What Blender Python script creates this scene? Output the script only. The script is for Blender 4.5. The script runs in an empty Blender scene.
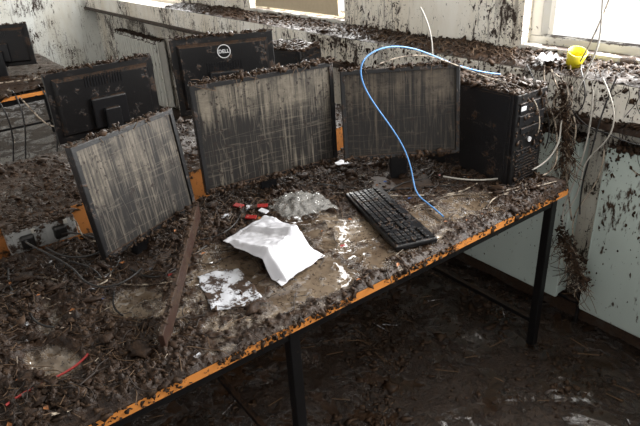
import bpy, bmesh, math, random
import numpy as np
from mathutils import Vector, Matrix, noise
random.seed(7); rng=np.random.default_rng(7)
S=bpy.context.scene
S.view_settings.view_transform='Standard'
S.view_settings.look='None'
S.view_settings.exposure=0.0
COL=S.collection

# ------------------------------------------------------------ materials
def srgb(r,g,b):
    f=lambda c:((c/255)/12.92 if c/255<=.04045 else (((c/255)+.055)/1.055)**2.4)
    return (f(r),f(g),f(b),1)
MUD_D=srgb(28,18,12); MUD_M=srgb(62,44,30); MUD_L=srgb(104,88,72)
class NT:
    def __init__(s,name):
        s.m=bpy.data.materials.new(name); s.m.use_nodes=True
        s.t=s.m.node_tree; s.n=s.t.nodes; s.l=s.t.links
        s.b=s.n['Principled BSDF']
    def node(s,t,**k):
        n=s.n.new(t)
        for a,v in k.items(): setattr(n,a,v)
        return n
    def coord(s,scale=(1,1,1),kind='Object'):
        c=s.node('ShaderNodeTexCoord'); mp=s.node('ShaderNodeMapping')
        mp.inputs['Scale'].default_value=scale
        s.l.new(c.outputs[kind],mp.inputs[0]); return mp.outputs[0]
    def noise(s,scale,detail=6,rough=.6,vec=None,dist=0):
        n=s.node('ShaderNodeTexNoise'); n.inputs['Scale'].default_value=scale
        n.inputs['Detail'].default_value=detail; n.inputs['Roughness'].default_value=rough
        n.inputs['Distortion'].default_value=dist
        if vec is not None: s.l.new(vec,n.inputs['Vector'])
        return n.outputs[0]
    def ramp(s,f,stops):
        r=s.node('ShaderNodeValToRGB'); e=r.color_ramp.elements
        while len(e)<len(stops): e.new(.5)
        for i,(p,c) in enumerate(stops):
            e[i].position=p; e[i].color=c if hasattr(c,'__len__') else (c,c,c,1)
        s.l.new(f,r.inputs[0]); return r.outputs[0]
    def mix(s,f,a,b):
        m=s.node('ShaderNodeMix',data_type='RGBA')
        for i,v in ((0,f),(6,a),(7,b)):
            if isinstance(v,bpy.types.NodeSocket): s.l.new(v,m.inputs[i])
            else: m.inputs[i].default_value=v
        return m.outputs[2]
    def math(s,op,a,b=0.0,clamp=False):
        m=s.node('ShaderNodeMath',operation=op); m.use_clamp=clamp
        for i,v in ((0,a),(1,b)):
            if isinstance(v,bpy.types.NodeSocket): s.l.new(v,m.inputs[i])
            else: m.inputs[i].default_value=v
        return m.outputs[0]
    def set(s,k,v):
        if isinstance(v,bpy.types.NodeSocket): s.l.new(v,s.b.inputs[k])
        else: s.b.inputs[k].default_value=v
    def bump(s,h,st=.4,d=.01):
        b=s.node('ShaderNodeBump'); b.inputs['Strength'].default_value=st; b.inputs['Distance'].default_value=d
        s.l.new(h,b.inputs['Height']); s.l.new(b.outputs[0],s.b.inputs['Normal'])

def muddy(name,base,rough=.5,metal=0,cov=.3,scale=12,top=.35,var=.15,stretch=(1,1,1),mudc=None):
    """base surface with flood-mud splashed over it; upward faces are dirtier"""
    t=NT(name); v=t.coord(stretch,'Object')
    big=t.noise(scale,8,.65,v,.3); fine=t.noise(scale*7,4,.6,v)
    f=t.math('ADD',big,t.math('MULTIPLY',t.math('SUBTRACT',fine,.5),.35))
    g=t.node('ShaderNodeNewGeometry'); sp=t.node('ShaderNodeSeparateXYZ'); t.l.new(g.outputs['Normal'],sp.inputs[0])
    up=t.math('MAXIMUM',sp.outputs[2],0.0)
    f=t.math('ADD',f,t.math('MULTIPLY',up,top))
    thr=.74-cov*.5
    fac=t.ramp(f,[(max(0,thr-.03),0.0),(min(1,thr+.04),1.0)])
    dark=tuple(c*(1-var) for c in base[:3])+(1,)
    bc=t.mix(t.noise(scale*.5,4,.5,v),dark,base)
    mc=mudc or t.mix(t.ramp(fine,[(.35,0.0),(.65,1.0)]),MUD_D,MUD_M)
    t.set('Base Color',t.mix(fac,bc,mc))
    rr=t.math('ADD',rough,t.math('MULTIPLY',fac,.6-rough))
    t.set('Roughness',rr); t.set('Metallic',metal); t.set('Specular IOR Level',.35)
    t.bump(t.math('ADD',fac,t.math('MULTIPLY',fine,.4)),.35,.004)
    return t.m

def mud_mat(name,dark=MUD_D,light=MUD_M,rough=.42,scale=30):
    t=NT(name); v=t.coord()
    a=t.noise(scale,8,.7,v); b=t.noise(scale*6,4,.6,v); c=t.noise(3.5,4,.6,v)
    t.set('Base Color',t.mix(t.ramp(a,[(.38,0.0),(.74,1.0)]),dark,light))
    t.set('Roughness',t.math('ADD',t.ramp(b,[(.3,rough-.14),(.7,rough+.2)]),t.ramp(c,[(.4,0.0),(.6,.16)])))
    t.set('Specular IOR Level',.20)
    t.bump(t.math('ADD',a,t.math('MULTIPLY',b,.6)),.5,.005)
    return t.m
def silt_mat(name):
    """attribute 'dens' drives wet grey silt (0) to crumbly dark mud (1)"""
    t=NT(name); v=t.coord()
    at=t.node('ShaderNodeAttribute'); at.attribute_name='dens'
    a=t.noise(28,8,.7,v); b=t.noise(150,4,.6,v); c=t.noise(5,5,.6,v,.5)
    f=t.math('ADD',at.outputs['Fac'],t.math('MULTIPLY',t.math('SUBTRACT',a,.5),1.2))
    f=t.ramp(f,[(.18,0.0),(.42,1.0)])
    silt=t.mix(t.ramp(c,[(.35,0.0),(.65,1.0)]),srgb(62,49,38),srgb(114,100,84))
    specks=t.ramp(t.noise(90,5,.7,v),[(.56,0.0),(.64,1.0)])
    silt=t.mix(specks,silt,MUD_D)
    mud=t.mix(t.ramp(a,[(.38,0.0),(.74,1.0)]),MUD_D,MUD_M)
    t.set('Base Color',t.mix(f,silt,mud))
    t.set('Roughness',t.math('ADD',t.math('MULTIPLY',f,.30),t.ramp(c,[(.46,.03),(.64,.20)])))
    t.set('Specular IOR Level',t.mix(f,(.8,.8,.8,1),(.25,.25,.25,1)))
    t.bump(t.math('MULTIPLY',t.math('ADD',a,t.math('MULTIPLY',b,.5)),t.math('ADD',f,.04)),.7,.007)
    return t.m
def floor_mat():
    t=NT('wet_mud_floor'); v=t.coord()
    a=t.noise(5.5,8,.7,v,.5); b=t.noise(60,5,.65,v)
    wet=t.ramp(a,[(.46,1.0),(.53,0.0)])
    t.set('Base Color',t.mix(t.ramp(b,[(.35,0.0),(.7,1.0)]),srgb(20,14,10),srgb(58,44,33)))
    t.set('Roughness',t.mix(wet,(.5,.5,.5,1),(.08,.08,.08,1)))
    t.set('Specular IOR Level',t.mix(wet,(.3,.3,.3,1),(.9,.9,.9,1)))
    t.bump(t.math('MULTIPLY',t.math('ADD',b,t.math('MULTIPLY',a,.5)),t.math('SUBTRACT',1.3,wet)),.8,.012)
    return t.m
def wall_mat(name,base,dens=.5):
    t=NT(name); v=t.coord(); vs=t.coord((1.25,1.25,.42)); vr=t.coord((1.6,1.6,.16))
    sep=t.node('ShaderNodeSeparateXYZ'); t.l.new(v,sep.inputs[0])
    patch=t.noise(2.4,5,.65,v,.4)
    s1=t.noise(22,9,.74,vs,.9); s2=t.noise(75,6,.66,v,.5); s3=t.noise(26,5,.6,vr,.2)
    low=t.math('MULTIPLY',t.math('SUBTRACT',1.35,sep.outputs[2]),.04)
    pb=t.math('ADD',t.math('MULTIPLY',t.math('SUBTRACT',patch,.52),.62),low)
    f1=t.ramp(t.math('ADD',s1,pb),[(.62-.06*dens,0.0),(.645-.06*dens,1.0)])
    f2=t.ramp(t.math('ADD',s2,pb),[(.635-.05*dens,0.0),(.66-.05*dens,1.0)])
    f3=t.math('MULTIPLY',t.ramp(t.math('ADD',s3,pb),[(.56,0.0),(.66,1.0)]),.5)
    f=t.math('MAXIMUM',t.math('MAXIMUM',f1,f2),f3)
    dirty=tuple(c*k for c,k in zip(base[:3],(.78,.72,.63)))+(1,)
    film=t.mix(t.ramp(t.noise(3,6,.65,vs),[(.38,0.0),(.72,1.0)]),base,dirty)
    t.set('Base Color',t.mix(f,film,t.mix(s2,MUD_D,MUD_M)))
    t.set('Roughness',.55); t.bump(f,.5,.006)
    return t.m
def screen_mat(name,light,dark,seed,start=.6,h=.37,amt=0.0):
    """dried mud film on a dead LCD with vertical run marks"""
    t=NT(name)
    v=t.coord((1,1,1)) 
    def mapped(sc,loc,rot=(0,0,0)):
        mp=t.node('ShaderNodeMapping'); mp.inputs['Scale'].default_value=sc; mp.inputs['Location'].default_value=loc; mp.inputs['Rotation'].default_value=rot
        t.l.new(v,mp.inputs[0]); return mp.outputs[0]
    st=t.noise(1,6,.65,mapped((120,1,2.4),(seed*3.7,seed,seed*1.3)),.1)
    st2=t.noise(1,4,.6,mapped((34,1,1.5),(seed*1.7,0,seed)),.15)
    st3=t.noise(1,5,.6,mapped((150,1,5),(seed*9.1,4,seed)),.1)
    broad=t.noise(1,3,.5,mapped((7,1,5),(seed*5.1,0,seed*2.2)),.4)
    sep=t.node('ShaderNodeSeparateXYZ'); t.l.new(v,sep.inputs[0])
    zz=t.math('DIVIDE',sep.outputs[2],h)
    band=t.math('MINIMUM',t.math('MAXIMUM',t.math('MULTIPLY',t.math('SUBTRACT',start,zz),.34),-.07),.085)
    band=t.math('ADD',band,t.math('MULTIPLY',t.math('SUBTRACT',broad,.5),.36))
    f=t.math('ADD',t.math('ADD',t.math('MULTIPLY',st,.6),t.math('MULTIPLY',st2,.4)),t.math('ADD',band,amt))
    f=t.ramp(f,[(.44,0.0),(.58,1.0)])
    blotch=t.noise(13,9,.75,v,.6)
    ln=t.ramp(t.noise(1,3,.5,mapped((1.5,1,26),(seed,0,seed),(0,.16,0))),[(.49,0.0),(.5,1.0),(.515,0.0)])
    ln2=t.ramp(t.noise(1,3,.5,mapped((16,1,2),(seed,3,seed),(0,-.1,0))),[(.492,0.0),(.5,1.0),(.51,0.0)])
    l2=tuple(c*.35 for c in light[:3])+(1,)
    c=t.mix(t.ramp(blotch,[(.36,0.0),(.62,1.0)]),l2,light)
    c=t.mix(f,c,dark)
    hi=tuple(min(1,x*1.25) for x in light[:3])+(1,)
    lowm=t.ramp(zz,[(.1,1.0),(.7,0.0)])
    c=t.mix(t.math('MULTIPLY',t.math('MULTIPLY',t.ramp(st3,[(.54,0.0),(.63,1.0)]),lowm),.4),c,hi)
    c=t.mix(t.math('MULTIPLY',t.math('MAXIMUM',ln,ln2),.25),c,hi)
    sp=t.ramp(t.noise(60,6,.72,v),[(.58,0.0),(.62,1.0)])
    c=t.mix(sp,c,MUD_D)
    t.set('Base Color',c); t.set('Roughness',.55); t.set('Specular IOR Level',.28); t.bump(t.math('ADD',blotch,sp),.25,.003)
    return t.m
def plain(name,c,rough=.5,metal=0,alpha=1,trans=0):
    t=NT(name); v=t.coord(); n=t.noise(40,5,.6,v)
    d=tuple(x*.75 for x in c[:3])+(1,)
    t.set('Base Color',t.mix(n,d,c)); t.set('Roughness',rough); t.set('Metallic',metal)
    t.b.inputs['Alpha'].default_value=alpha; t.b.inputs['Transmission Weight'].default_value=trans
    return t.m

M={}
M['plastic']=muddy('muddy_black_plastic',srgb(15,14,15),.35,0,.24,16,.25)
M['plastic_clean']=muddy('black_plastic',srgb(22,22,24),.3,0,.10,10,.25)
M['case']=muddy('pc_case_black',srgb(26,25,26),.35,0,.28,16,.3)
M['metal']=muddy('black_steel',srgb(16,15,16),.4,.2,.12,14,.2)
M['edge']=muddy('orange_wood_edge',srgb(212,136,66),.45,0,.28,26,.3,.3)
M['top']=muddy('desk_laminate',srgb(150,130,105),.4,0,.6,10,.3)
M['panel']=muddy('orange_wood_panel',srgb(182,118,62),.5,0,.40,10,.3,.35)
M['mud']=mud_mat('flood_mud'); M['mud2']=mud_mat('flood_mud_clods',srgb(26,17,11),srgb(76,56,39),.46,45)
M['silt']=silt_mat('silt_and_mud'); M['floor']=floor_mat()
M['wall']=wall_mat('splattered_wall',srgb(242,238,229),.75)
M['wall_low']=wall_mat('splattered_low_wall',srgb(226,222,213),1.1)
M['fascia']=wall_mat('splattered_fascia',srgb(246,243,236),.6)
M['ceil']=plain('ceiling_paint',srgb(215,213,208),.8)
M['rad']=muddy('radiator_enamel',srgb(186,198,192),.35,0,.22,12,.35,.18,(1.3,1.3,.5))
M['radw']=muddy('white_radiator_enamel',srgb(210,210,204),.35,0,.20,12,.35,.18,(1.3,1.3,.5))
M['frame']=muddy('window_frame_paint',srgb(212,209,202),.5,0,.2,14,.2)
M['base']=muddy('dirty_skirting',srgb(60,52,46),.5,0,.6,10,.2)
M['paper']=muddy('wet_paper',srgb(206,206,212),.6,0,.07,14,.0,.10,mudc=MUD_L)
M['paper2']=muddy('dirty_paper',srgb(184,186,192),.6,0,.50,20,.0,.12)
M['key']=muddy('key_plastic',srgb(20,20,22),.3,0,.12,30,.08)
M['blue']=plain('blue_cable',srgb(90,145,205),.4); M['bluep']=plain('blue_scrap',srgb(40,80,150),.5)
M['white']=plain('white_cable',srgb(180,175,166),.5)
M['dirtyw']=muddy('muddy_cable',srgb(158,146,130),.5,0,.38,40,.1)
M['black']=plain('black_cable',srgb(18,15,14),.4)
M['grey']=muddy('grey_socket_plastic',srgb(150,150,148),.5,0,.40,20,.15)
M['red']=plain('red_plastic',srgb(140,28,24),.5); M['yellow']=plain('yellow_plastic',srgb(216,200,40),.35)
M['leaf']=plain('dead_leaf',srgb(150,92,44),.5); M['straw']=plain('straw',srgb(88,66,44),.7)
M['straw2']=plain('dark_root',srgb(38,26,18),.7)
M['silver']=plain('silver_badge',srgb(190,190,192),.35,.1)
M['tan']=plain('tan_board',srgb(200,184,156),.7)
M['plank']=muddy('dark_wood_plank',srgb(50,31,23),.5,0,.4,14,.2,.3)
M['wrap']=plain('clear_plastic',srgb(176,174,170),.08,0,.30,0)
M['s1']=screen_mat('muddy_screen_a',srgb(104,96,85),srgb(20,17,15),1,.52,.35,.045)
M['s2']=screen_mat('muddy_screen_b',srgb(110,102,90),srgb(21,18,16),2,.58,.39,.035)
M['s3']=screen_mat('muddy_screen_c',srgb(80,71,60),srgb(17,14,12),3,.60,.34,.05)

# ------------------------------------------------------------ helpers
def link(o,parent=None):
    COL.objects.link(o)
    if parent: o.parent=parent
    return o
def empty(name,loc=(0,0,0),rz=0):
    e=bpy.data.objects.new(name,None); e.empty_display_size=.1
    e.location=loc; e.rotation_euler=(0,0,rz); COL.objects.link(e); return e
def mesh_obj(name,bm,mats,parent=None,smooth=False,mtx=None):
    me=bpy.data.meshes.new(name); 
    if mtx is not None: bm.transform(mtx)
    bm.normal_update(); bm.to_mesh(me); bm.free()
    for m in (mats if isinstance(mats,(list,tuple)) else [mats]): me.materials.append(m)
    if smooth:
        for p in me.polygons: p.use_smooth=True
    return link(bpy.data.objects.new(name,me),parent)
def bm_box(bm,size,loc,bev=0,mat=0,rot=None):
    r=bmesh.ops.create_cube(bm,size=1)
    vs=r['verts']; bmesh.ops.scale(bm,vec=size,verts=vs)
    if rot is not None: bmesh.ops.rotate(bm,verts=vs,cent=(0,0,0),matrix=rot)
    bmesh.ops.translate(bm,vec=loc,verts=vs)
    fs=set(f for v in vs for f in v.link_faces)
    for f in fs: f.material_index=mat
    if bev>0:
        es=list(set(e for v in vs for e in v.link_edges))
        bmesh.ops.bevel(bm,geom=es,offset=bev,segments=2,affect='EDGES',profile=.5)
    return fs
def box(name,size,loc,mat,parent=None,bev=.002,rot=None,mtx=None):
    bm=bmesh.new(); bm_box(bm,size,loc,bev,0,rot); return mesh_obj(name,bm,mat,parent,mtx=mtx)
def cyl(name,r,h,loc,mat,parent=None,rot=None,seg=20,r2=None):
    bm=bmesh.new(); bmesh.ops.create_cone(bm,cap_ends=True,segments=seg,radius1=r,radius2=r if r2 is None else r2,depth=h)
    if rot is not None: bmesh.ops.rotate(bm,verts=bm.verts,cent=(0,0,0),matrix=rot)
    bmesh.ops.translate(bm,vec=loc,verts=bm.verts)
    return mesh_obj(name,bm,mat,parent)
def cable(name,pts,r,mat,parent=None):
    return strands(name,[pts],r,mat,parent)
def strands(name,lists,r,mat,parent=None):
    c=bpy.data.curves.new(name,'CURVE'); c.dimensions='3D'; c.bevel_depth=r; c.bevel_resolution=2 if r>.002 else 1; c.resolution_u=10 if len(lists)<4 else 5
    for pts in lists:
        s=c.splines.new('NURBS'); s.points.add(len(pts)-1)
        for i,p in enumerate(pts): s.points[i].co=(*p,1)
        s.use_endpoint_u=True; s.order_u=min(4,len(pts))
    c.materials.append(mat)
    return link(bpy.data.objects.new(name,c),parent)
def ico(sub):
    bm=bmesh.new(); bmesh.ops.create_icosphere(bm,subdivisions=sub,radius=1)
    bm.verts.ensure_lookup_table()
    v=np.array([x.co[:] for x in bm.verts]); f=np.array([[x.index for x in q.verts] for q in bm.faces]); bm.free(); return v,f
IV,IF=ico(2)
IV1,IF1=ico(1)
def variants(V,n,amp):
    out=[]
    for k in range(n):
        o=Vector((k*7.3,k*2.1,k*5.7)); s=[]
        for v in V:
            q=Vector(v)
            s.append(1+amp*noise.noise(q*1.6+o)*1.6+amp*noise.noise(q*3.7+o)*1.1)
        out.append(V*np.array(s)[:,None])
    return out
VAR2=variants(IV,8,.5); VAR1=variants(IV1,10,.7)
def chunks(name,pos,size,mat,parent=None,flat=.65,hi=False,lift=.12):
    pos=np.asarray(pos,float); size=np.asarray(size,float); n=len(pos)
    if n==0: return
    V,F,VA=(IV,IF,VAR2) if hi else (IV1,IF1,VAR1)
    nv=len(V)
    q=rng.normal(size=(n,4)); q/=np.linalg.norm(q,axis=1)[:,None]
    w,x,y,z=q.T
    R=np.stack([1-2*(y*y+z*z),2*(x*y-z*w),2*(x*z+y*w),2*(x*y+z*w),1-2*(x*x+z*z),2*(y*z-x*w),2*(x*z-y*w),2*(y*z+x*w),1-2*(x*x+y*y)],1).reshape(n,3,3)
    idx=rng.integers(0,len(VA),n); B=np.stack(VA)[idx]
    B=B*rng.uniform(.35,1.0,(n,1,3)); B[:,:,0]*=rng.uniform(.8,1.9,(n,1))
    A=np.einsum('nij,nvj->nvi',R,B)*size[:,None,None]; A[:,:,2]*=flat
    A+=pos[:,None,:]; A[:,:,2]+=(size*lift)[:,None]
    allv=A.reshape(-1,3); allf=(F[None]+(np.arange(n)*nv)[:,None,None]).reshape(-1,3)
    return raw(name,allv,allf,mat,parent,smooth=True)
def raw(name,v,f,mat,parent=None,smooth=False,attr=None):
    me=bpy.data.meshes.new(name); k=f.shape[1]
    me.vertices.add(len(v)); me.vertices.foreach_set('co',v.astype(np.float32).ravel())
    me.loops.add(f.size); me.loops.foreach_set('vertex_index',f.astype(np.int32).ravel())
    me.polygons.add(len(f)); me.polygons.foreach_set('loop_start',np.arange(0,f.size,k,dtype=np.int32)); me.polygons.foreach_set('loop_total',np.full(len(f),k,dtype=np.int32))
    if smooth: me.polygons.foreach_set('use_smooth',np.ones(len(f),dtype=bool))
    if attr is not None:
        a=me.attributes.new('dens','FLOAT','POINT'); a.data.foreach_set('value',attr.astype(np.float32))
    me.update(calc_edges=True); me.validate()
    me.materials.append(mat)
    return link(bpy.data.objects.new(name,me),parent)
def ss(a,b,x):
    t=max(0,min(1,(x-a)/(b-a))) if a!=b else 0
    return t*t*(3-2*t)
def heightgrid(name,x0,x1,y0,y1,res,fn,mat,parent=None):
    nx=int((x1-x0)/res)+1; ny=int((y1-y0)/res)+1
    xs=np.linspace(x0,x1,nx); ys=np.linspace(y0,y1,ny)
    v=np.zeros((nx,ny,3)); d=np.zeros((nx,ny))
    for i,x in enumerate(xs):
        for j,y in enumerate(ys):
            h,dd=fn(x,y); v[i,j]=(x,y,h); d[i,j]=dd
    I=np.arange(nx*ny).reshape(nx,ny)
    f=np.stack([I[:-1,:-1],I[1:,:-1],I[1:,1:],I[:-1,1:]],-1).reshape(-1,4)
    return raw(name,v.reshape(-1,3),f,mat,parent,True,d.ravel())
def wiggle(p0,ang,L,steps,zf,curl=.9):
    """curling root / wire path lying on the surface zf"""
    x,y=p0; out=[]
    for i in range(steps):
        out.append((x,y,zf(x,y))); ang+=random.uniform(-curl,curl)
        x+=math.cos(ang)*L/steps; y+=math.sin(ang)*L/steps
    return out

TZ=.745   # desk top height
XE,XB=-1.066,-1.93
Y0,Y1=-.95,1.932
def ell(x,y,cx,cy,rx,ry,a=0):
    c,s=math.cos(a),math.sin(a); dx,dy=x-cx,y-cy
    u=(dx*c+dy*s)/rx; w=(-dx*s+dy*c)/ry
    return ss(1.35,.7,math.sqrt(u*u+w*w)) if u*u+w*w<1.83 else 0
def dens1(x,y):
    n=noise.noise(Vector((x*5,y*5,3.3))); n2=noise.noise(Vector((x*14,y*14,9.1))); n3=noise.noise(Vector((x*33,y*33,1.1)))
    d=.40
    d=max(d,.92*ss(.62,.28,y)); d=max(d,.85*ss(-1.42,-1.58,x)); d=max(d,.8*ss(1.5,1.68,y))
    d=max(d,.60*ss(-1.15,-1.10,x))
    sm=max(ell(x,y,-1.20,.90,.09,.26,.05),ell(x,y,-1.28,1.20,.10,.25),ell(x,y,-1.34,.60,.13,.11),ell(x,y,-1.45,1.0,.16,.12),
           ell(x,y,-1.42,.36,.11,.07,.5)*.9,ell(x,y,-1.24,1.52,.08,.14),ell(x,y,-1.5,.66,.12,.08),ell(x,y,-1.26,.38,.04,.09,.6)*.8,
           ell(x,y,-1.32,.10,.10,.05,.3)*.85,ell(x,y,-1.52,.14,.09,.04,-.3)*.85)
    d*=1-.92*sm
    d+=.32*n+.26*n2+.28*n3
    return max(0,min(1,d))
def mud1(x,y):
    d=dens1(x,y)
    p=Vector((x,y,0))
    f=noise.fractal(p*26,.55,2.1,5); g=noise.fractal(p*95,.5,2,2)
    lump=noise.noise(p*6)
    left=ss(.5,.1,y); back=ss(-1.6,-1.8,x)*(.25+.75*ss(.3,.6,y))
    pile=.020*left+.034*back+.014*ss(1.55,1.8,y)+.022*max(left,back)*lump
    h=.003+d*(.007+pile+.020*abs(f)+.007*g)
    e=min(XE-x,x-XB,Y1-y)
    k=ss(-.002,.018+.012*noise.noise(p*18),e)
    return TZ+(h+.001)*k+.0005,d

# ------------------------------------------------------------ room
XL,XR=-7.65,1.6; YW=2.21; YU=2.31
def wall_box(name,x0,x1,y0,y1,z0,z1,mat): return box(name,(x1-x0,y1-y0,z1-z0),((x0+x1)/2,(y0+y1)/2,(z0+z1)/2),mat,bev=0)
bm=bmesh.new()
def add(x0,x1,y0,y1,z0,z1,mi=0): bm_box(bm,(x1-x0,y1-y0,z1-z0),((x0+x1)/2,(y0+y1)/2,(z0+z1)/2),0,mi)
add(XL,XR,YW,2.55,0,1.03,1)
add(XL,XR,YU,2.55,1.03,1.15,0)
wins=[(-1.603,.25),(-4.01,-2.87),(-6.9,-5.3)]
edges=[XR]+[v for w in wins for v in (w[1],w[0])]+[XL]
for i in range(0,len(edges),2): add(edges[i+1],edges[i],YU,2.55,1.15,2.35,0)
add(XL,XR,YU,2.55,2.35,2.75,0)
mesh_obj('wall_back',bm,[M['wall'],M['wall_low']])
wall_box('wall_left',XL-.15,XL,-3.2,2.55,0,2.75,wall_mat('pale_left_wall',srgb(212,214,210),.3))
wall_box('ceiling',XL-.15,XR,-3.2,2.55,2.75,2.85,M['ceil'])
bm=bmesh.new(); add(XL-.15,XR,-3.2,2.55,-.12,-.012); mesh_obj('floor',bm,M['floor'])
def floorfn(x,y):
    p=Vector((x,y,0)); a=noise.fractal(p*4,.8,2,3); b=noise.fractal(p*26,.7,2,4)
    return max(-.004,.004+.012*a)+.010*abs(b)*ss(-.25,.25,a+.05),.5
heightgrid('floor_mud',-2.6,.75,-.6,2.2,.011,floorfn,M['floor'])
sill=empty('window_sill_ledge',(0,0,0))
box('fascia',(XR-XL,.20,.145),((XR+XL)/2,2.21,1.047),M['fascia'],sill,.006)
box('cable_trunking',(XR-XL,.035,.028),((XR+XL)/2,2.10,.962),M['base'],sill,.004)
def sillfn(x,y):
    p=Vector((x,y,4)); f=noise.fractal(p*20,.55,2,5); a=noise.noise(p*3); c=noise.noise(p*9)
    k=ss(2.105,2.135,y+.012*noise.noise(p*20))
    return 1.121+k*(.006+.024*ss(2.12,2.3,y)*(.7+.6*a)+.020*abs(f)+.006*c),.85+.5*c
heightgrid('sill_mud',-5.2,.3,2.11,2.315,.008,sillfn,M['silt'],sill)
n=6500; px=rng.uniform(-4.6,.3,n); py=2.12+.19*rng.beta(1.6,1,n)
pz=[sillfn(a,b)[0] for a,b in zip(px,py)]
chunks('sill_clods',np.c_[px,py,pz],rng.gamma(1.6,.0032,n)+.002,M['mud2'],sill)
n=2600; px=rng.uniform(-3,.3,n); keep=np.array([noise.noise(Vector((x*5,0,2)))+.5*random.random()>.1 for x in px]); px=px[keep]; n=len(px)
chunks('trunking_mud',np.c_[px,rng.uniform(2.08,2.115,n),np.full(n,.976)+rng.uniform(-.004,.012,n)],rng.gamma(1.6,.0030,n)+.002,M['mud2'],sill)
n=1500; px=rng.uniform(-3,.3,n); pz=.98+.14*rng.beta(2.2,1,n)
chunks('fascia_splats',np.c_[px,np.full(n,2.109),pz],rng.gamma(1.3,.0020,n)+.001,M['mud2'],sill,1.4)
strands('sill_roots',[wiggle((random.uniform(-3.2,.2),random.uniform(2.13,2.28)),random.uniform(0,6.3),random.uniform(.05,.16),6,lambda x,y:1.135+random.uniform(.0,.035)) for k in range(150)],.0012,M['straw'],sill)
hang=[]
for k in range(90):
    x=random.uniform(-1.75,.0); z=random.choice([1.125,1.125,.975]); L=random.uniform(.03,.13); p=[(x,2.125,z+.008),(x+random.uniform(-.01,.01),2.098 if z>1 else 2.07,z+.002)]
    for j in range(1,4): p.append((x+random.uniform(-.03,.03),(2.096 if z>1 else 2.068),z-L*j/3))
    hang.append(p)
strands('hanging_roots',hang,.0013,M['straw2'],sill)
for i,(a,b) in enumerate(wins):
    w=empty('window_%d'%(i+1)); z0,z1=1.15,2.35; y=2.40; t=.055
    bm=bmesh.new()
    for (x0,x1,q0,q1) in ((a,b,z0,z0+t),(a,b,z1-t,z1),(a,a+t,z0+t,z1-t),(b-t,b,z0+t,z1-t),((a+b)/2-.02,(a+b)/2+.02,z0+t,z1-t)):
        bm_box(bm,(x1-x0,.06,q1-q0),((x0+x1)/2,y,(q0+q1)/2),.004)
    mesh_obj('frame',bm,M['frame'],w)
    box('trim_sill',(b-a,.09,.02),((a+b)/2,2.345,1.162),M['frame'],w)
box('tan_notice_board',(1.0,.015,.16),(-3.45,2.33,1.27),M['tan'],None,.003)
box('baseboard_back',(XR-XL,.025,.10),((XR+XL)/2,YW-.0125,.05),M['base'])
cable('heating_pipe',[(-3.5,2.165,.115),(-2,2.165,.11),(-1,2.165,.105),(0,2.165,.105),(1.2,2.165,.1)],.013,M['metal'])

def radiator(name,x0,x1,z0,z1,y=2.10,d=.08):
    e=empty(name,((x0+x1)/2,y+d/2,0)); w=x1-x0; h=z1-z0
    rm=M['radw'] if x0<-5 else M['rad']
    bm=bmesh.new(); bm_box(bm,(w,.022,h),(0,-d/2+.011,z0+h/2),.009); 
    nn=int(w/.035)
    mesh_obj('front_panel',bm,rm,e,True)
    bm=bmesh.new()
    for k in range(nn):
        bm_box(bm,(.012,d-.03,h-.08),(-w/2+(k+.5)*w/nn,.008,z0+h/2),0)
    mesh_obj('convector_fins',bm,rm,e)
    bm=bmesh.new()
    for k in range(int(w/.07)):
        bm_box(bm,(.035,.03,h-.06),(-w/2+(k+.5)*.07,-d/2-.010,z0+h/2),.010)
    if x0<-5: mesh_obj('front_ribs',bm,rm,e)
    else: bm.free()
    box('back_panel',(w,.012,h-.02),(0,d/2-.006,z0+h/2),rm,e,.004)
    box('side_cover_1',(.012,d,h-.03),(-w/2+.006,0,z0+h/2),rm,e,.004)
    box('side_cover_2',(.012,d,h-.03),(w/2-.006,0,z0+h/2),rm,e,.004)
    bm=bmesh.new()
    for k in range(6): bm_box(bm,(w-.02,.005,.008),(0,-d/2+.018+k*.010,z1-.008),0)
    mesh_obj('top_grille',bm,rm,e)
    cyl('valve',.016,.05,(-w/2-.02,0,z0+.05),M['metal'],e); cyl('pipe',.008,z0+.05,(-w/2-.02,0,(z0+.05)/2),M['metal'],e)
    n=int(1100*w); px=rng.uniform(-w/2,w/2,n); py=rng.uniform(-d/2,d/2,n)
    chunks('mud_on_top',np.c_[px,py,np.full(n,z1-.002)],rng.gamma(2,.0026,n)+.002,M['mud2'],e)
    n=int(700*w); px=rng.uniform(-w/2,w/2,n); u=rng.random(n)**2.2
    chunks('mud_runs',np.c_[px,np.full(n,-d/2-.001),z1-u*h*.95],rng.gamma(1.3,.0018,n)*(1.3-u)+.0008,M['mud2'],e,1.8)
    return e
radiator('radiator',-1.03,.20,.12,.885)
radiator('radiator',-2.35,-1.14,.12,.885)
radiator('radiator',-6.7,-5.5,.12,.80)

# ------------------------------------------------------------ desks
def desk(name,x0,x1,y0,y1,z,legs,edge_mat):
    e=empty(name,(0,0,0)); th=.026
    bm=bmesh.new(); fs=bm_box(bm,(x1-x0,y1-y0,th),((x0+x1)/2,(y0+y1)/2,z-th/2),0)
    for f in fs:
        f.normal_update(); f.material_index=0 if abs(f.normal.z)>.5 else 1
    mesh_obj('top',bm,[M['top'],edge_mat],e)
    bm=bmesh.new(); s=.034; zr=z-th-.022
    for y in legs:
        for x in (x0+.04,x1-.035):
            bm_box(bm,(s,s,z-th),(x,y,(z-th)/2),.003)
        bm_box(bm,(x1-x0-.08,.025,.04),((x0+x1)/2,y,zr),.003)
        bm_box(bm,(x1-x0-.08,.022,.022),((x0+x1)/2,y,.12),.003)
    for x in (x0+.04,x1-.035): bm_box(bm,(.025,y1-y0-.06,.04),(x,(y0+y1)/2,zr),.003)
    bm_box(bm,(.022,y1-y0-.1,.022),(x0+.04,(y0+y1)/2,.12),.003)
    mesh_obj('steel_frame',bm,M['metal'],e)
    return e
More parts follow.
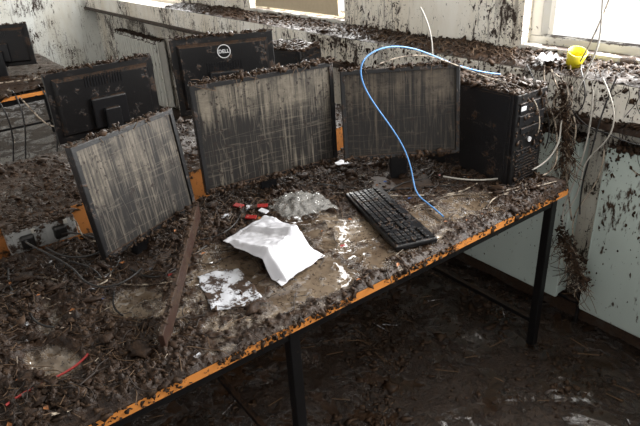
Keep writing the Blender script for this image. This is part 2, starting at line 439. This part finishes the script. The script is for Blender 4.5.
d1=desk('computer_desk',XB,XE,Y0,Y1,TZ,[1.885,.66,-.55],M['edge'])
heightgrid('mud_layer',XB,XE-.0005,-.35,Y1-.0005,.0043,mud1,M['silt'],d1)
def scatter(n,x0,x1,y0,y1,dens,hfn,smin,k,th,name,parent,mat,hi=False,flat=.65,power=1.6):
    P=[];Z=[]
    while len(P)<n:
        x=random.uniform(x0,x1); y=random.uniform(y0,y1)
        dd=dens(x,y)
        if random.random()<dd**power:
            s=smin+random.gammavariate(k,th)
            P.append((x,y,hfn(x,y)[0])); Z.append(s*(.6+.5*dd))
    return chunks(name,P,Z,mat,parent,flat,hi)
scatter(13000,XB,XE+.003,-.2,Y1,dens1,mud1,.0014,1.6,.0019,'small_clods',d1,M['mud2'],power=1.5)
scatter(700,XB,XE,-.2,Y1-.01,dens1,mud1,.005,2,.0036,'large_clods',d1,M['mud'],True,.5,2.2)
n=900; py=rng.uniform(-.1,Y1,n); keep=np.array([noise.noise(Vector((y*7,0,1)))+.35*random.random()>.10 for y in py]); py=py[keep]
chunks('edge_drips',np.c_[np.full(len(py),XE+.001),py,TZ-.024*rng.random(len(py))**1.8],rng.gamma(2,.0016,len(py))+.0015,M['mud2'],d1,1.0)
d2=desk('back_to_back_desk',-2.98,-2.09,-.95,2.02,TZ,[1.9,.66,-.55],M['edge'])
box('wood_upstand',(.028,2.85,.845-.02),(-2.062,.5,(.845+.02)/2),M['panel'],d2,.002)
def dens2(x,y): return max(0,min(1,.62+.5*noise.noise(Vector((x*4,y*4,8)))+.2*noise.noise(Vector((x*13,y*13,2)))))
def mud2(x,y):
    d=dens2(x,y); p=Vector((x,y,7)); f=noise.fractal(p*22,.55,2.1,5)
    return TZ+.004+d*(.02+.02*abs(f)),d
heightgrid('mud_layer',-2.97,-2.085,-.6,2.0,.009,mud2,M['silt'],d2)
scatter(5000,-2.96,-2.09,-.4,2.0,dens2,mud2,.002,1.8,.0028,'clods',d2,M['mud2'])
n=900; py=rng.uniform(-.4,1.9,n); chunks('clods_on_upstand',np.c_[rng.uniform(-2.08,-2.04,n),py,.845-.03*rng.random(n)**3],rng.gamma(2,.0022,n)+.002,M['mud2'],d2)
d3=desk('far_desk',-6.1,-4.5,.1,1.15,TZ,[1.1,.15],M['edge'])
scatter(1400,-6.08,-4.49,.1,1.1,lambda x,y:.8,lambda x,y:(TZ,0),.005,2,.007,'clods',d3,M['mud2'])
heightgrid('mud_layer',-6.09,-4.51,.11,1.14,.02,lambda x,y:(mud2(x,y)[0],mud2(x,y)[1]),M['silt'],d3)
strands('hanging_cables',[[(-4.55,y,TZ+.03),(-4.46,y+.02,TZ),(-4.45,y+random.uniform(-.1,.1),.45),(-4.48,y+random.uniform(-.15,.2),.2),(-4.4,y+random.uniform(-.2,.3),.02)] for y in (.35,.5,.62,.8,.95)],.006,M['black'],d3)
strands('pale_cables',[[(-4.6,.6,TZ+.03),(-4.46,.66,TZ+.01),(-4.45,.72,.5),(-4.46,.9,.42),(-4.47,1.0,TZ)],[(-4.9,.3,TZ+.05),(-4.7,.5,TZ+.06),(-4.8,.8,TZ+.05),(-4.6,1.0,TZ+.05)]],.006,M['dirtyw'],d3)

# ------------------------------------------------------------ monitors
def monitor(name,X,Y,Z,yaw,tilt,w,h,smat,zt=TZ,away=False,mudtop=240,bez=.020,badge=False,basew=.24):
    e=empty(name,(X,Y,zt),yaw+(math.pi if away else 0))
    if away: tilt=-tilt
    lz=Z-zt
    T=Matrix.Translation((0,0,lz))@Matrix.Rotation(-tilt,4,'X')
    bm=bmesh.new()
    bm_box(bm,(w,.026,h),(0,.013,h/2),.003)
    bm.normal_update()
    ff=max([f for f in bm.faces if f.normal.y<-.9],key=lambda f:f.calc_area())
    bmesh.ops.inset_region(bm,faces=[ff],thickness=bez-.003)
    bmesh.ops.inset_region(bm,faces=[ff],thickness=.0015,depth=-.006)
    ff.material_index=1
    bk=max([f for f in bm.faces if f.normal.y>.9],key=lambda f:f.calc_area())
    bmesh.ops.inset_region(bm,faces=[bk],thickness=.035)
    bmesh.ops.inset_region(bm,faces=[bk],thickness=.02,depth=.022)
    o=mesh_obj('panel',bm,[M['plastic'],smat],e); o.matrix_local=T
    bm=bmesh.new()
    for k in range(14): bm_box(bm,(.006,.004,.05),(-.08+k*.0125,.049,h*.82 if not badge else h*.6),0)
    bm_box(bm,(.16,.03,.14),(0,.055,h*.36),.008)
    o=mesh_obj('rear_mount',bm,M['plastic_clean'],e); o.matrix_local=T
    if badge:
        o=bpy.data.curves.new('badge_ring','CURVE'); o.dimensions='3D'; o.bevel_depth=.0022
        s=o.splines.new('POLY'); s.use_cyclic_u=True; s.points.add(31)
        for k in range(32): s.points[k].co=(.030*math.cos(k*math.pi/16),.0505,h*.80+.030*math.sin(k*math.pi/16),1)
        o.materials.append(M['silver']); ob=link(bpy.data.objects.new('badge_ring',o),e); ob.matrix_local=T
        tx=bpy.data.curves.new('badge_text','FONT'); tx.body='DELL'; tx.size=.023; tx.align_x='CENTER'; tx.align_y='CENTER'; tx.extrude=.0008; tx.offset=.0006
        tx.materials.append(M['silver']); to=link(bpy.data.objects.new('badge_text',tx),e)
        to.matrix_local=T@Matrix.Translation((0,.051,h*.80))@Matrix.Rotation(math.pi,4,'Z')@Matrix.Rotation(math.pi/2,4,'X')
    nh=lz+h*.42
    box('stand_neck',(.07,.03,nh),(0,.085+.0,nh/2),M['plastic_clean'],e,.006)
    box('stand_base',(basew,.18,.014),(0,.06,.012),M['plastic'],e,.006)
    n=mudtop*2; px=rng.uniform(-w/2,w/2,n); px=px[np.array([noise.noise(Vector((x*14,X,Y)))+.5*random.random()>-.02 for x in px])]; n=len(px)
    pz=np.full(n,h)+rng.uniform(-.004,.008,n); py=rng.uniform(0,.028,n)
    k2=mudtop
    bx=rng.uniform(-w/2,w/2,k2)
    P=np.r_[np.c_[px,py,pz],np.c_[bx,rng.uniform(-.004,.004,k2),rng.uniform(0,bez,k2)*rng.random(k2)]]
    o=chunks('mud_crust',P,rng.gamma(1.6,.0022,len(P))+.0012,M['mud2'],e,.9); o.matrix_local=T
    L=[]
    for k in range(mudtop//9):
        x=random.uniform(-w/2,w/2); q=random.uniform(.01,.05)
        L.append([(x,.01,h+.002),(x+random.uniform(-q,q),random.uniform(-.01,.02),h+random.uniform(0,.02)),(x+random.uniform(-q,q)*1.5,random.uniform(-.012,.02),h+random.uniform(-.03,.02))])
    o=strands('roots',L,.0009,M['straw'],e); o.matrix_local=T
    return e
monitor('computer_monitor',-1.634,.513,.849,1.98,.11,.40,.35,M['s1'],bez=.021,mudtop=160)
monitor('computer_monitor',-1.725,1.03,.857,1.44,.02,.549,.392,M['s2'],bez=.022,mudtop=420)
monitor('computer_monitor',-1.50,1.472,.88,1.0,.17,.451,.34,M['s3'],mudtop=200)
monitor('computer_monitor',-2.70,.735,.885,1.60,-.04,.49,.316,M['s3'],away=True,mudtop=200)
monitor('computer_monitor',-2.54,1.29,.90,1.19,.07,.49,.36,M['s3'],away=True,badge=True,mudtop=320)
monitor('computer_monitor',-5.3,.72,.82,1.2,0,.5,.32,M['s3'],away=True,mudtop=100)

# ------------------------------------------------------------ tower PC
def tower(name,x,y,z,rz,W=.175,D=.43,H=.365):
    e=empty(name,(x,y,z),rz)
    box('case',(D,W,H),(-D/2-.018,0,H/2+.004),M['case'],e,.004)
    bm=bmesh.new()
    bm_box(bm,(.02,W+.002,H+.004),(-.010,0,H/2+.003),.005)
    mesh_obj('front_bezel',bm,M['plastic'],e)
    bm=bmesh.new()
    bm_box(bm,(.006,W-.03,.04),(.002,0,H-.05),.002); bm_box(bm,(.006,W-.03,.04),(.002,0,H-.097),.002)
    bm_box(bm,(.006,W-.06,.022),(.002,0,H-.138),.002)
    mesh_obj('drive_bays',bm,M['plastic_clean'],e)
    bm=bmesh.new()
    for k in range(11): bm_box(bm,(.005,W-.04,.006),(.002,0,.03+k*.012),.001)
    mesh_obj('front_grille',bm,M['plastic_clean'],e)
    cyl('power_button',.010,.006,(.004,0,H-.18),M['silver'],e,Matrix.Rotation(math.pi/2,3,'Y'))
    box('badge',(.003,.03,.016),(.0055,-W/2+.03,H-.05),M['silver'],e,.001)
    box('side_panel',(D-.03,.003,H-.02),(-D/2-.018,-W/2-.001,H/2+.004),M['case'],e,.001)
    box('side_recess',(.02,.004,.09),(-D+.03,-W/2-.003,H/2),M['plastic_clean'],e,.001)
    n=2000; px=rng.uniform(-D,0,n); py=rng.uniform(-W/2,W/2,n)
    hz=.022*rng.random(n)*np.array([.5+noise.noise(Vector((a*9,b*9,3))) for a,b in zip(px,py)])
    chunks('mud_on_top',np.c_[px,py,H+.005+np.maximum(hz,0)],rng.gamma(1.8,.0030,n)+.002,M['mud2'],e)
    n=260; chunks('mud_on_front',np.c_[np.full(n,.004),rng.uniform(-W/2,W/2,n),H*rng.random(n)],rng.gamma(1.4,.0018,n)+.001,M['mud2'],e,1.4)
    return e
tower('desktop_computer',-1.20,1.835,TZ+.008,0)
tower('desktop_computer',-2.42,1.72,TZ+.02,.35,.19,.42,.38)

# ------------------------------------------------------------ keyboard
kb=empty('keyboard',(-1.574,1.240,TZ+.010),0)
ka=.316
kb.rotation_euler=(0,0,-ka)
W,Dp=.45,.150
bm=bmesh.new(); bm_box(bm,(W,Dp,.018),(W/2,Dp/2,.011),.005); mesh_obj('base',bm,M['key'],kb)
bm=bmesh.new()
def key(x,y,w=.0165,d=.0165): bm_box(bm,(w,d,.008),(x,y,.0235),.0022)
p=.0188
for r in range(5):
    x=.012; y=.018+r*p
    row=[1]*15
    if r==0: row=[1.3,1.2,1.2,6,1.2,1.2,1.3,1.6]
    if r==1: row=[2.2]+[1]*10+[1.8]
    if r==2: row=[1.7]+[1]*11+[1.3+1]
    if r==3: row=[1.5]+[1]*12+[1.5]
    if r==4: row=[1]*13+[2]
    tot=sum(row); u=15*p/tot
    for k in row: key(x+k*u/2,y,k*u-.0024); x+=k*u
for k in range(13): key(.020+k*p*1.18,.018+5.35*p,.0165,.013)
for r in range(5):
    for c in range(3):
        if r in(2,): continue
        if r==1 and c!=1: continue
        key(.308+c*p,.018+r*p)
    for c in range(4): key(.373+c*p,.018+r*p)
for c in range(4): key(.373+c*p,.018+5.35*p,.0165,.013)
mesh_obj('keys',bm,M['key'],kb)
n=150; chunks('mud_bits',np.c_[rng.uniform(0,W,n),rng.uniform(0,Dp,n),np.full(n,.027)],rng.gamma(1.6,.0014,n)+.001,M['mud2'],kb)
cable('keyboard_cord',[(.05,Dp,.01),(.0,Dp+.06,.01),(-.02,Dp+.14,.02),(.03,Dp+.2,.02),(-.05,Dp+.26,.02)],.0025,M['black'],kb)

# ------------------------------------------------------------ papers, wrap, scraps
def sheet(name,c4,hf,mat,n=40,mt=.0006,jit=.008):
    L,Bt,Rr,T=[np.array(c) for c in c4]
    v=[]
    for i in range(n):
        for j in range(n):
            u=i/(n-1); w=j/(n-1)
            q=(1-u)*(1-w)*L+u*(1-w)*Bt+u*w*Rr+(1-u)*w*T
            q=q+jit*np.array([noise.noise(Vector((u*5,w*5,3))),noise.noise(Vector((u*5,w*5,13)))])
            v.append((q[0],q[1],hf(u,w,q)))
    I=np.arange(n*n).reshape(n,n); f=np.stack([I[:-1,:-1],I[1:,:-1],I[1:,1:],I[:-1,1:]],-1).reshape(-1,4)
    o=raw(name,np.array(v),f,mat,None,True)
    m=o.modifiers.new('th','SOLIDIFY'); m.thickness=mt; return o
def ph(u,w,q):
    ridge=.80-.22*abs(w-.35)
    top=.020+.064*min(1,u/ridge)
    z=top if u<ridge else top-.080*min(1,((u-ridge)/(1-ridge)))**.8
    z-= .045*ss(.12,0,w)*u + .05*ss(.86,1,w)*ss(.1,.8,u)
    z+= .016*max(0,1-abs(w-.45-.3*u)/.10)*ss(0,.2,u)*ss(1,.8,u)
    cr=abs(noise.noise(Vector((q[0]*12,q[1]*12,1))))*.012+abs(noise.noise(Vector((q[0]*34,q[1]*34,5))))*.005
    return TZ+.010+max(z,0.002)+cr
sheet('crumpled_paper',[(-1.555,.70),(-1.225,.715),(-1.275,.915),(-1.62,.905)],ph,M['paper'],56)
sheet('paper_sheet',[(-1.45,.55),(-1.25,.50),(-1.18,.64),(-1.40,.67)],lambda u,w,q:TZ+.010+.012*abs(noise.noise(Vector((q[0]*20,q[1]*20,3)))),M['paper2'])
sheet('plastic_bag',[(-1.74,.95),(-1.55,.96),(-1.50,1.15),(-1.68,1.18)],lambda u,w,q:TZ+.018+.036*math.sin(math.pi*u)*math.sin(math.pi*w)+.026*abs(noise.noise(Vector((q[0]*22,q[1]*22,8))))+.010*abs(noise.noise(Vector((q[0]*60,q[1]*60,2)))),M['wrap'],48)
lab=empty('packet_labels',(0,0,0))
for i,(x,y,a,m) in enumerate([(-1.735,.865,.4,'red'),(-1.70,.90,1.1,'paper2'),(-1.69,.94,.9,'red'),(-1.66,.925,.2,'paper'),(-1.71,.80,1.3,'paper2'),(-1.64,.86,.7,'red'),(-1.62,.89,.3,'leaf')]):
    box('label_%d'%i,(.04,.020,.005),(0,0,0),M[m],lab,.001,None,Matrix.Translation((x,y,mud1(x,y)[0]+.006))@Matrix.Rotation(a,4,'Z')@Matrix.Rotation(.2,4,'X'))
sheet('paper_tag',[(-1.79,1.34),(-1.73,1.33),(-1.71,1.38),(-1.77,1.40)],lambda u,w,q:TZ+.065+.01*u+.01*abs(noise.noise(Vector((q[0]*30,q[1]*30,2)))),M['paper'],12,jit=.002)
bm=bmesh.new(); cnt=0
while cnt<1100:
    x=random.uniform(XB+.02,XE-.01); y=random.uniform(-.1,Y1-.03); d=dens1(x,y)
    if random.random()>d+.1: continue
    cnt+=1; z=mud1(x,y)[0]+.005
    r=random.random(); R=(Matrix.Rotation(random.uniform(0,6.3),3,'Z')@Matrix.Rotation(random.uniform(-.5,.5),3,'X')@Matrix.Rotation(random.uniform(-.4,.4),3,'Y'))
    if r<.84: bm_box(bm,(random.uniform(.012,.05),.0014,.0014),(x,y,z),0,random.choice([0,0,6,6]) if random.random()<.92 else 4,R)
    elif r<.93:
        s=random.uniform(.005,.011)
        q=[Vector((-s,0,0)),Vector((0,-.55*s,.003)),Vector((s*1.2,0,0)),Vector((0,.6*s,.003))]
        f=bm.faces.new([bm.verts.new(R@v+Vector((x,y,z+.002))) for v in q]); f.material_index=random.choice([1,6,6])
    else:
        s=random.uniform(.004,.010)
        q=[Vector((-s,-s*.6,0)),Vector((s,-s*.5,.002)),Vector((s*.8,s*.6,0)),Vector((-s*.9,s*.4,.003))]
        f=bm.faces.new([bm.verts.new(R@v+Vector((x,y,z+.003))) for v in q]); f.material_index=random.choice([2,2,3,5]) if random.random()<.5 else 4
mesh_obj('leaf_and_straw_litter',bm,[M['straw'],M['leaf'],M['paper2'],M['red'],M['dirtyw'],M['bluep'],M['straw2']],d1)
roots=[];roots2=[]
while len(roots)<200:
    x=random.uniform(XB+.03,XE-.05); y=random.uniform(-.05,Y1-.05)
    if random.random()>dens1(x,y): continue
    w=wiggle((x,y),random.uniform(0,6.3),random.uniform(.05,.16),6,lambda a,b:mud1(min(max(a,XB+.01),XE-.01),b)[0]+random.uniform(.001,.008))
    (roots if random.random()<.5 else roots2).append(w)
    if len(roots2)>200: break
strands('roots_light',roots,.0010,M['straw'],d1); strands('roots_dark',roots2,.0015,M['straw2'],d1)
a=Vector((-1.165,.325,TZ+.045)); b=Vector((-1.655,.672,TZ+.125)); d=(b-a); L=d.length; dx=d.normalized()
side=dx.cross(Vector((0,0,1))).normalized(); upv=side.cross(dx)
mt=Matrix((( dx.x,side.x,upv.x,(a.x+b.x)/2),(dx.y,side.y,upv.y,(a.y+b.y)/2),(dx.z,side.z,upv.z,(a.z+b.z)/2),(0,0,0,1)))
pl=empty('wooden_plank')
box('board',(L,.014,.058),(0,0,0),M['plank'],pl,.002,None,mt)
n=90; o=chunks('mud_bits',np.c_[rng.uniform(-L/2,L/2,n),rng.uniform(-.007,.007,n),np.full(n,.029)],rng.gamma(1.6,.002,n)+.0015,M['mud2'],pl); o.matrix_local=mt
sk=empty('power_socket_block',(-2.0,.235,TZ+.012))
box('housing',(.075,.22,.085),(0,0,.05),M['grey'],sk,.006); 
for k in(-.052,.052):
    box('plug',(.03,.042,.042),(.05,k,.05),M['black'],sk,.006); box('socket_plate',(.004,.085,.075),(.039,k,.05),M['grey'],sk,.001)
    box('switch',(.006,.012,.016),(.042,k+.025,.078),M['white'],sk,.001)
n=260; chunks('mud_bits',np.c_[rng.uniform(-.035,.045,n),rng.uniform(-.11,.11,n),np.full(n,.094)-.02*rng.random(n)**3],rng.gamma(1.6,.0026,n)+.0015,M['mud2'],sk)
cable('desk_cable',[(-1.94,.285,.80),(-1.86,.30,.84),(-1.80,.36,.82),(-1.72,.40,.81),(-1.70,.30,.80),(-1.78,.24,.80),(-1.88,.22,.80)],.003,M['black'])
cable('desk_cable',[(-1.94,.185,.81),(-1.87,.15,.86),(-1.76,.22,.82),(-1.66,.26,.80),(-1.55,.25,.795),(-1.48,.33,.79),(-1.55,.42,.79)],.003,M['black'])
cable('desk_cable',[(-1.95,.33,.84),(-1.90,.34,.86),(-1.84,.32,.83),(-1.77,.34,.81),(-1.74,.45,.80)],.0026,M['dirtyw'])
def onmud(pts,off=.004): return [(x,y,mud1(x,y)[0]+off) for x,y in pts]
for pts,r,m in [([(-1.80,.38),(-1.72,.34),(-1.62,.36),(-1.55,.30),(-1.60,.22),(-1.70,.20),(-1.78,.12)],.0030,'dirtyw'),
                ([(-1.60,.40),(-1.52,.42),(-1.50,.50),(-1.56,.58),(-1.60,.66)],.0025,'black'),
                ([(-1.85,.10),(-1.70,.06),(-1.60,.12),(-1.50,.08),(-1.42,.14)],.003,'black'),
                ([(-1.78,.42),(-1.68,.40),(-1.60,.34),(-1.62,.28),(-1.70,.28),(-1.74,.34),(-1.66,.42)],.0028,'black'),
                ([(-1.82,.30),(-1.70,.26),(-1.58,.30),(-1.50,.40),(-1.46,.48)],.0024,'dirtyw'),
                ([(-1.74,.26),(-1.66,.32),(-1.60,.30),(-1.52,.34),(-1.46,.28),(-1.40,.30)],.0028,'black'),
                ([(-1.62,1.22),(-1.56,1.30),(-1.46,1.36),(-1.38,1.48),(-1.30,1.56),(-1.30,1.68)],.0028,'dirtyw'),
                ([(-1.70,1.20),(-1.62,1.30),(-1.50,1.40),(-1.44,1.52),(-1.36,1.62)],.0025,'black'),
                ([(-1.15,1.55),(-1.20,1.64),(-1.16,1.72),(-1.12,1.82),(-1.10,1.90)],.0025,'dirtyw'),
                ([(-1.36,1.30),(-1.32,1.42),(-1.34,1.54),(-1.26,1.62),(-1.18,1.70),(-1.16,1.80)],.0025,'dirtyw'),
                ([(-1.66,.62),(-1.60,.70),(-1.62,.78),(-1.68,.84)],.0025,'black')]:
    cable('desk_cable',onmud(pts),r,M[m])
cable('red_strap',onmud([(-1.21,-.03),(-1.25,.05),(-1.24,.11),(-1.27,.17)],.004),.003,M['red'])
cable('network_cable',[(-1.20,1.38,.765),(-1.30,1.42,.765),(-1.37,1.41,.775),(-1.42,1.45,.84),(-1.46,1.44,.95),(-1.50,1.36,1.08),(-1.50,1.27,1.20),(-1.50,1.26,1.29),(-1.50,1.38,1.32),(-1.49,1.52,1.29),(-1.47,1.66,1.22),(-1.43,1.80,1.16),(-1.40,1.90,1.14)],.0028,M['blue'])
cable('tower_cable',[(-1.48,1.34,1.265),(-1.46,1.46,1.29),(-1.44,1.62,1.24),(-1.36,1.76,1.155),(-1.25,1.80,1.145),(-1.19,1.84,1.10),(-1.175,1.87,1.0),(-1.18,1.86,.95)],.0024,M['dirtyw'])
cable('tower_cable',[(-1.50,1.62,1.23),(-1.48,1.60,1.32),(-1.50,1.585,1.38),(-1.52,1.57,1.42)],.0024,M['white'])
# cables hanging from the window
cable('window_cable',[(-1.14,2.08,2.2),(-1.12,2.05,1.7),(-1.12,2.05,1.42),(-1.09,2.05,1.29),(-1.125,2.05,1.17),(-1.17,2.05,1.05),(-1.20,2.03,.963),(-1.16,2.0,.90),(-1.185,1.95,.80),(-1.22,1.80,.785),(-1.30,1.66,.78),(-1.42,1.62,.78)],.0034,M['white'])
for pts,r,m in [([(-1.10,2.06,1.1),(-1.08,2.06,.95),(-1.10,2.05,.75),(-1.14,2.04,.6),(-1.126,2.04,.50),(-1.06,2.04,.42),(-.99,2.04,.34),(-1.0,2.04,.30)],.0036,'white'),
    ([(-1.30,2.09,1.14),(-1.24,2.06,1.06),(-1.16,2.05,1.02),(-1.12,2.05,.90),(-1.17,2.04,.82),(-1.13,2.04,.70),(-1.09,2.04,.56)],.0034,'dirtyw'),
    ([(-1.18,2.08,1.0),(-1.10,2.06,.94),(-1.02,2.05,.97),(-.92,2.05,.92),(-.80,2.06,.95)],.0030,'black'),
    ([(-1.04,2.10,1.15),(-1.06,2.06,1.0),(-1.05,2.04,.86),(-1.08,2.04,.72),(-1.06,2.04,.6)],.0030,'black'),
    ([(-1.34,2.10,1.15),(-1.30,2.06,1.02),(-1.22,2.04,.98),(-1.18,2.0,.88),(-1.14,1.97,.80),(-1.16,1.90,.78)],.0034,'dirtyw'),
    ([(-1.24,2.20,1.15),(-1.18,2.08,1.17),(-1.10,2.05,1.08),(-1.13,2.05,1.0),(-1.19,2.05,.97)],.0028,'black'),
    ([(-1.06,2.05,1.6),(-1.08,2.05,1.4),(-1.14,2.07,1.27),(-1.20,2.12,1.18)],.0026,'dirtyw'),
    ([(-1.42,2.10,1.14),(-1.33,2.05,1.08),(-1.26,2.03,1.00),(-1.22,2.02,.92),(-1.24,2.02,.84)],.0026,'black'),
    ([(-1.28,2.08,1.13),(-1.20,2.04,1.12),(-1.16,2.03,1.05),(-1.21,2.02,1.00),(-1.25,2.03,1.03),(-1.21,2.03,1.08)],.0028,'dirtyw'),
    ([(-1.08,2.08,1.14),(-1.00,2.05,1.06),(-.98,2.04,.96),(-1.04,2.04,.88),(-1.09,2.04,.80),(-1.07,2.04,.70),(-1.12,2.04,.58)],.0028,'white'),
    ([(-.80,2.09,1.14),(-.82,2.06,1.02),(-.78,2.05,.90),(-.84,2.05,.80),(-.90,2.05,.84)],.0026,'dirtyw'),
    ([(-1.02,2.06,.90),(-1.00,2.05,.78),(-1.06,2.04,.66),(-1.10,2.04,.55),(-1.06,2.04,.46)],.0028,'dirtyw')]:
    cable('window_cable',pts,r,M[m])
cl=empty('hanging_debris_tangle')
n=520; u=rng.random(n); chunks('mud_bits',np.c_[-1.13+.14*u+rng.normal(0,.016,n),np.full(n,2.035)+rng.normal(0,.006,n),.50-.19*u+rng.normal(0,.024,n)],rng.gamma(1.6,.0021,n)+.002,M['mud2'],cl,1)
n=600; u=rng.random(n); chunks('mud_on_cable',np.c_[-1.21+.06*u+rng.normal(0,.012,n),np.full(n,2.035)+rng.normal(0,.006,n),1.09-.27*u+rng.normal(0,.02,n)],rng.gamma(1.6,.0019,n)+.0015,M['mud2'],cl,1.2)
for mt_,cnt_ in (('straw',60),('dirtyw',40),('straw2',50)):
    Ls=[]
    for k in range(cnt_):
        u0=random.random(); x=-1.13+.14*u0; z=.50-.19*u0
        if k%2==0: x=-1.20+.06*u0; z=1.08-.26*u0
        Ls.append([(x,2.035,z),(x+random.uniform(-.05,.06),2.03,z-random.uniform(-.03,.05)),(x+random.uniform(-.07,.08),2.025,z-random.uniform(.0,.10)),(x+random.uniform(-.08,.09),2.03,z-random.uniform(.02,.15))])
    strands('strand_'+mt_,Ls,.0013,M[mt_],cl)
cu=empty('yellow_cup',(-1.27,2.19,1.135))
bm=bmesh.new(); bmesh.ops.create_cone(bm,cap_ends=False,segments=24,radius1=.028,radius2=.038,depth=.075); bmesh.ops.translate(bm,vec=(0,0,.0375),verts=bm.verts)
o=mesh_obj('cup_wall',bm,M['yellow'],cu,True); m=o.modifiers.new('s','SOLIDIFY'); m.thickness=.003
cyl('cup_bottom',.028,.004,(0,0,.003),M['yellow'],cu)
cu.rotation_euler=(.25,.35,0)
sheet('paper_scrap',[(-1.42,2.13),(-1.33,2.12),(-1.32,2.2),(-1.4,2.22)],lambda u,w,q:1.16+.03*abs(noise.noise(Vector((q[0]*30,q[1]*30,2)))),M['paper'])
# ------------------------------------------------------------ floor clods
def fd(x,y): return max(0,min(1,.45+.9*noise.noise(Vector((x*2.5,y*2.5,1)))))
fc=empty('floor_debris')
scatter(8000,-2.4,.7,-.3,2.15,fd,floorfn,.002,1.7,.0040,'clods',fc,M['mud2'])
bm=bmesh.new()
for k in range(220):
    x=random.uniform(-2,.5); y=random.uniform(0,2.1); R=Matrix.Rotation(random.uniform(0,6.3),3,'Z')
    bm_box(bm,(random.uniform(.03,.10),.003,.003),(x,y,.014),0,0 if random.random()<.90 else 1,R)
mesh_obj('twigs',bm,[M['straw'],M['paper2']],fc)

# ------------------------------------------------------------ light
w=bpy.data.worlds.new('overcast'); S.world=w; w.use_nodes=True
nt=w.node_tree; bg=nt.nodes['Background']; bg.inputs[0].default_value=(1,.985,.96,1); bg.inputs[1].default_value=1.2
for i,(a,b) in enumerate(wins):
    L=bpy.data.lights.new('window_light_%d'%i,'AREA'); L.shape='RECTANGLE'; L.size=b-a-.05; L.size_y=1.1; L.energy=(135,85,65)[i]; L.color=(1,.995,.98)
    o=bpy.data.objects.new('window_light_%d'%i,L); o.location=((a+b)/2,2.36,1.75); o.rotation_euler=(math.radians(-90),0,0)
    COL.objects.link(o)
# ------------------------------------------------------------ camera
f,pit,roll,hd,H=572.7,.4623,-.0589,.9536,1.694
h=Vector((-math.sin(hd),math.cos(hd),0)); r=Vector((math.cos(hd),math.sin(hd),0)); z=Vector((0,0,1))
F=math.cos(pit)*h-math.sin(pit)*z; U=math.sin(pit)*h+math.cos(pit)*z
R=math.cos(roll)*r+math.sin(roll)*U; U2=-math.sin(roll)*r+math.cos(roll)*U
cam=bpy.data.cameras.new('camera'); co=bpy.data.objects.new('camera',cam); COL.objects.link(co)
cam.sensor_width=36; cam.lens=f/640*36; cam.clip_start=.02
B=-F
co.matrix_world=Matrix(((R.x,U2.x,B.x,0),(R.y,U2.y,B.y,0),(R.z,U2.z,B.z,H),(0,0,0,1)))
S.camera=co
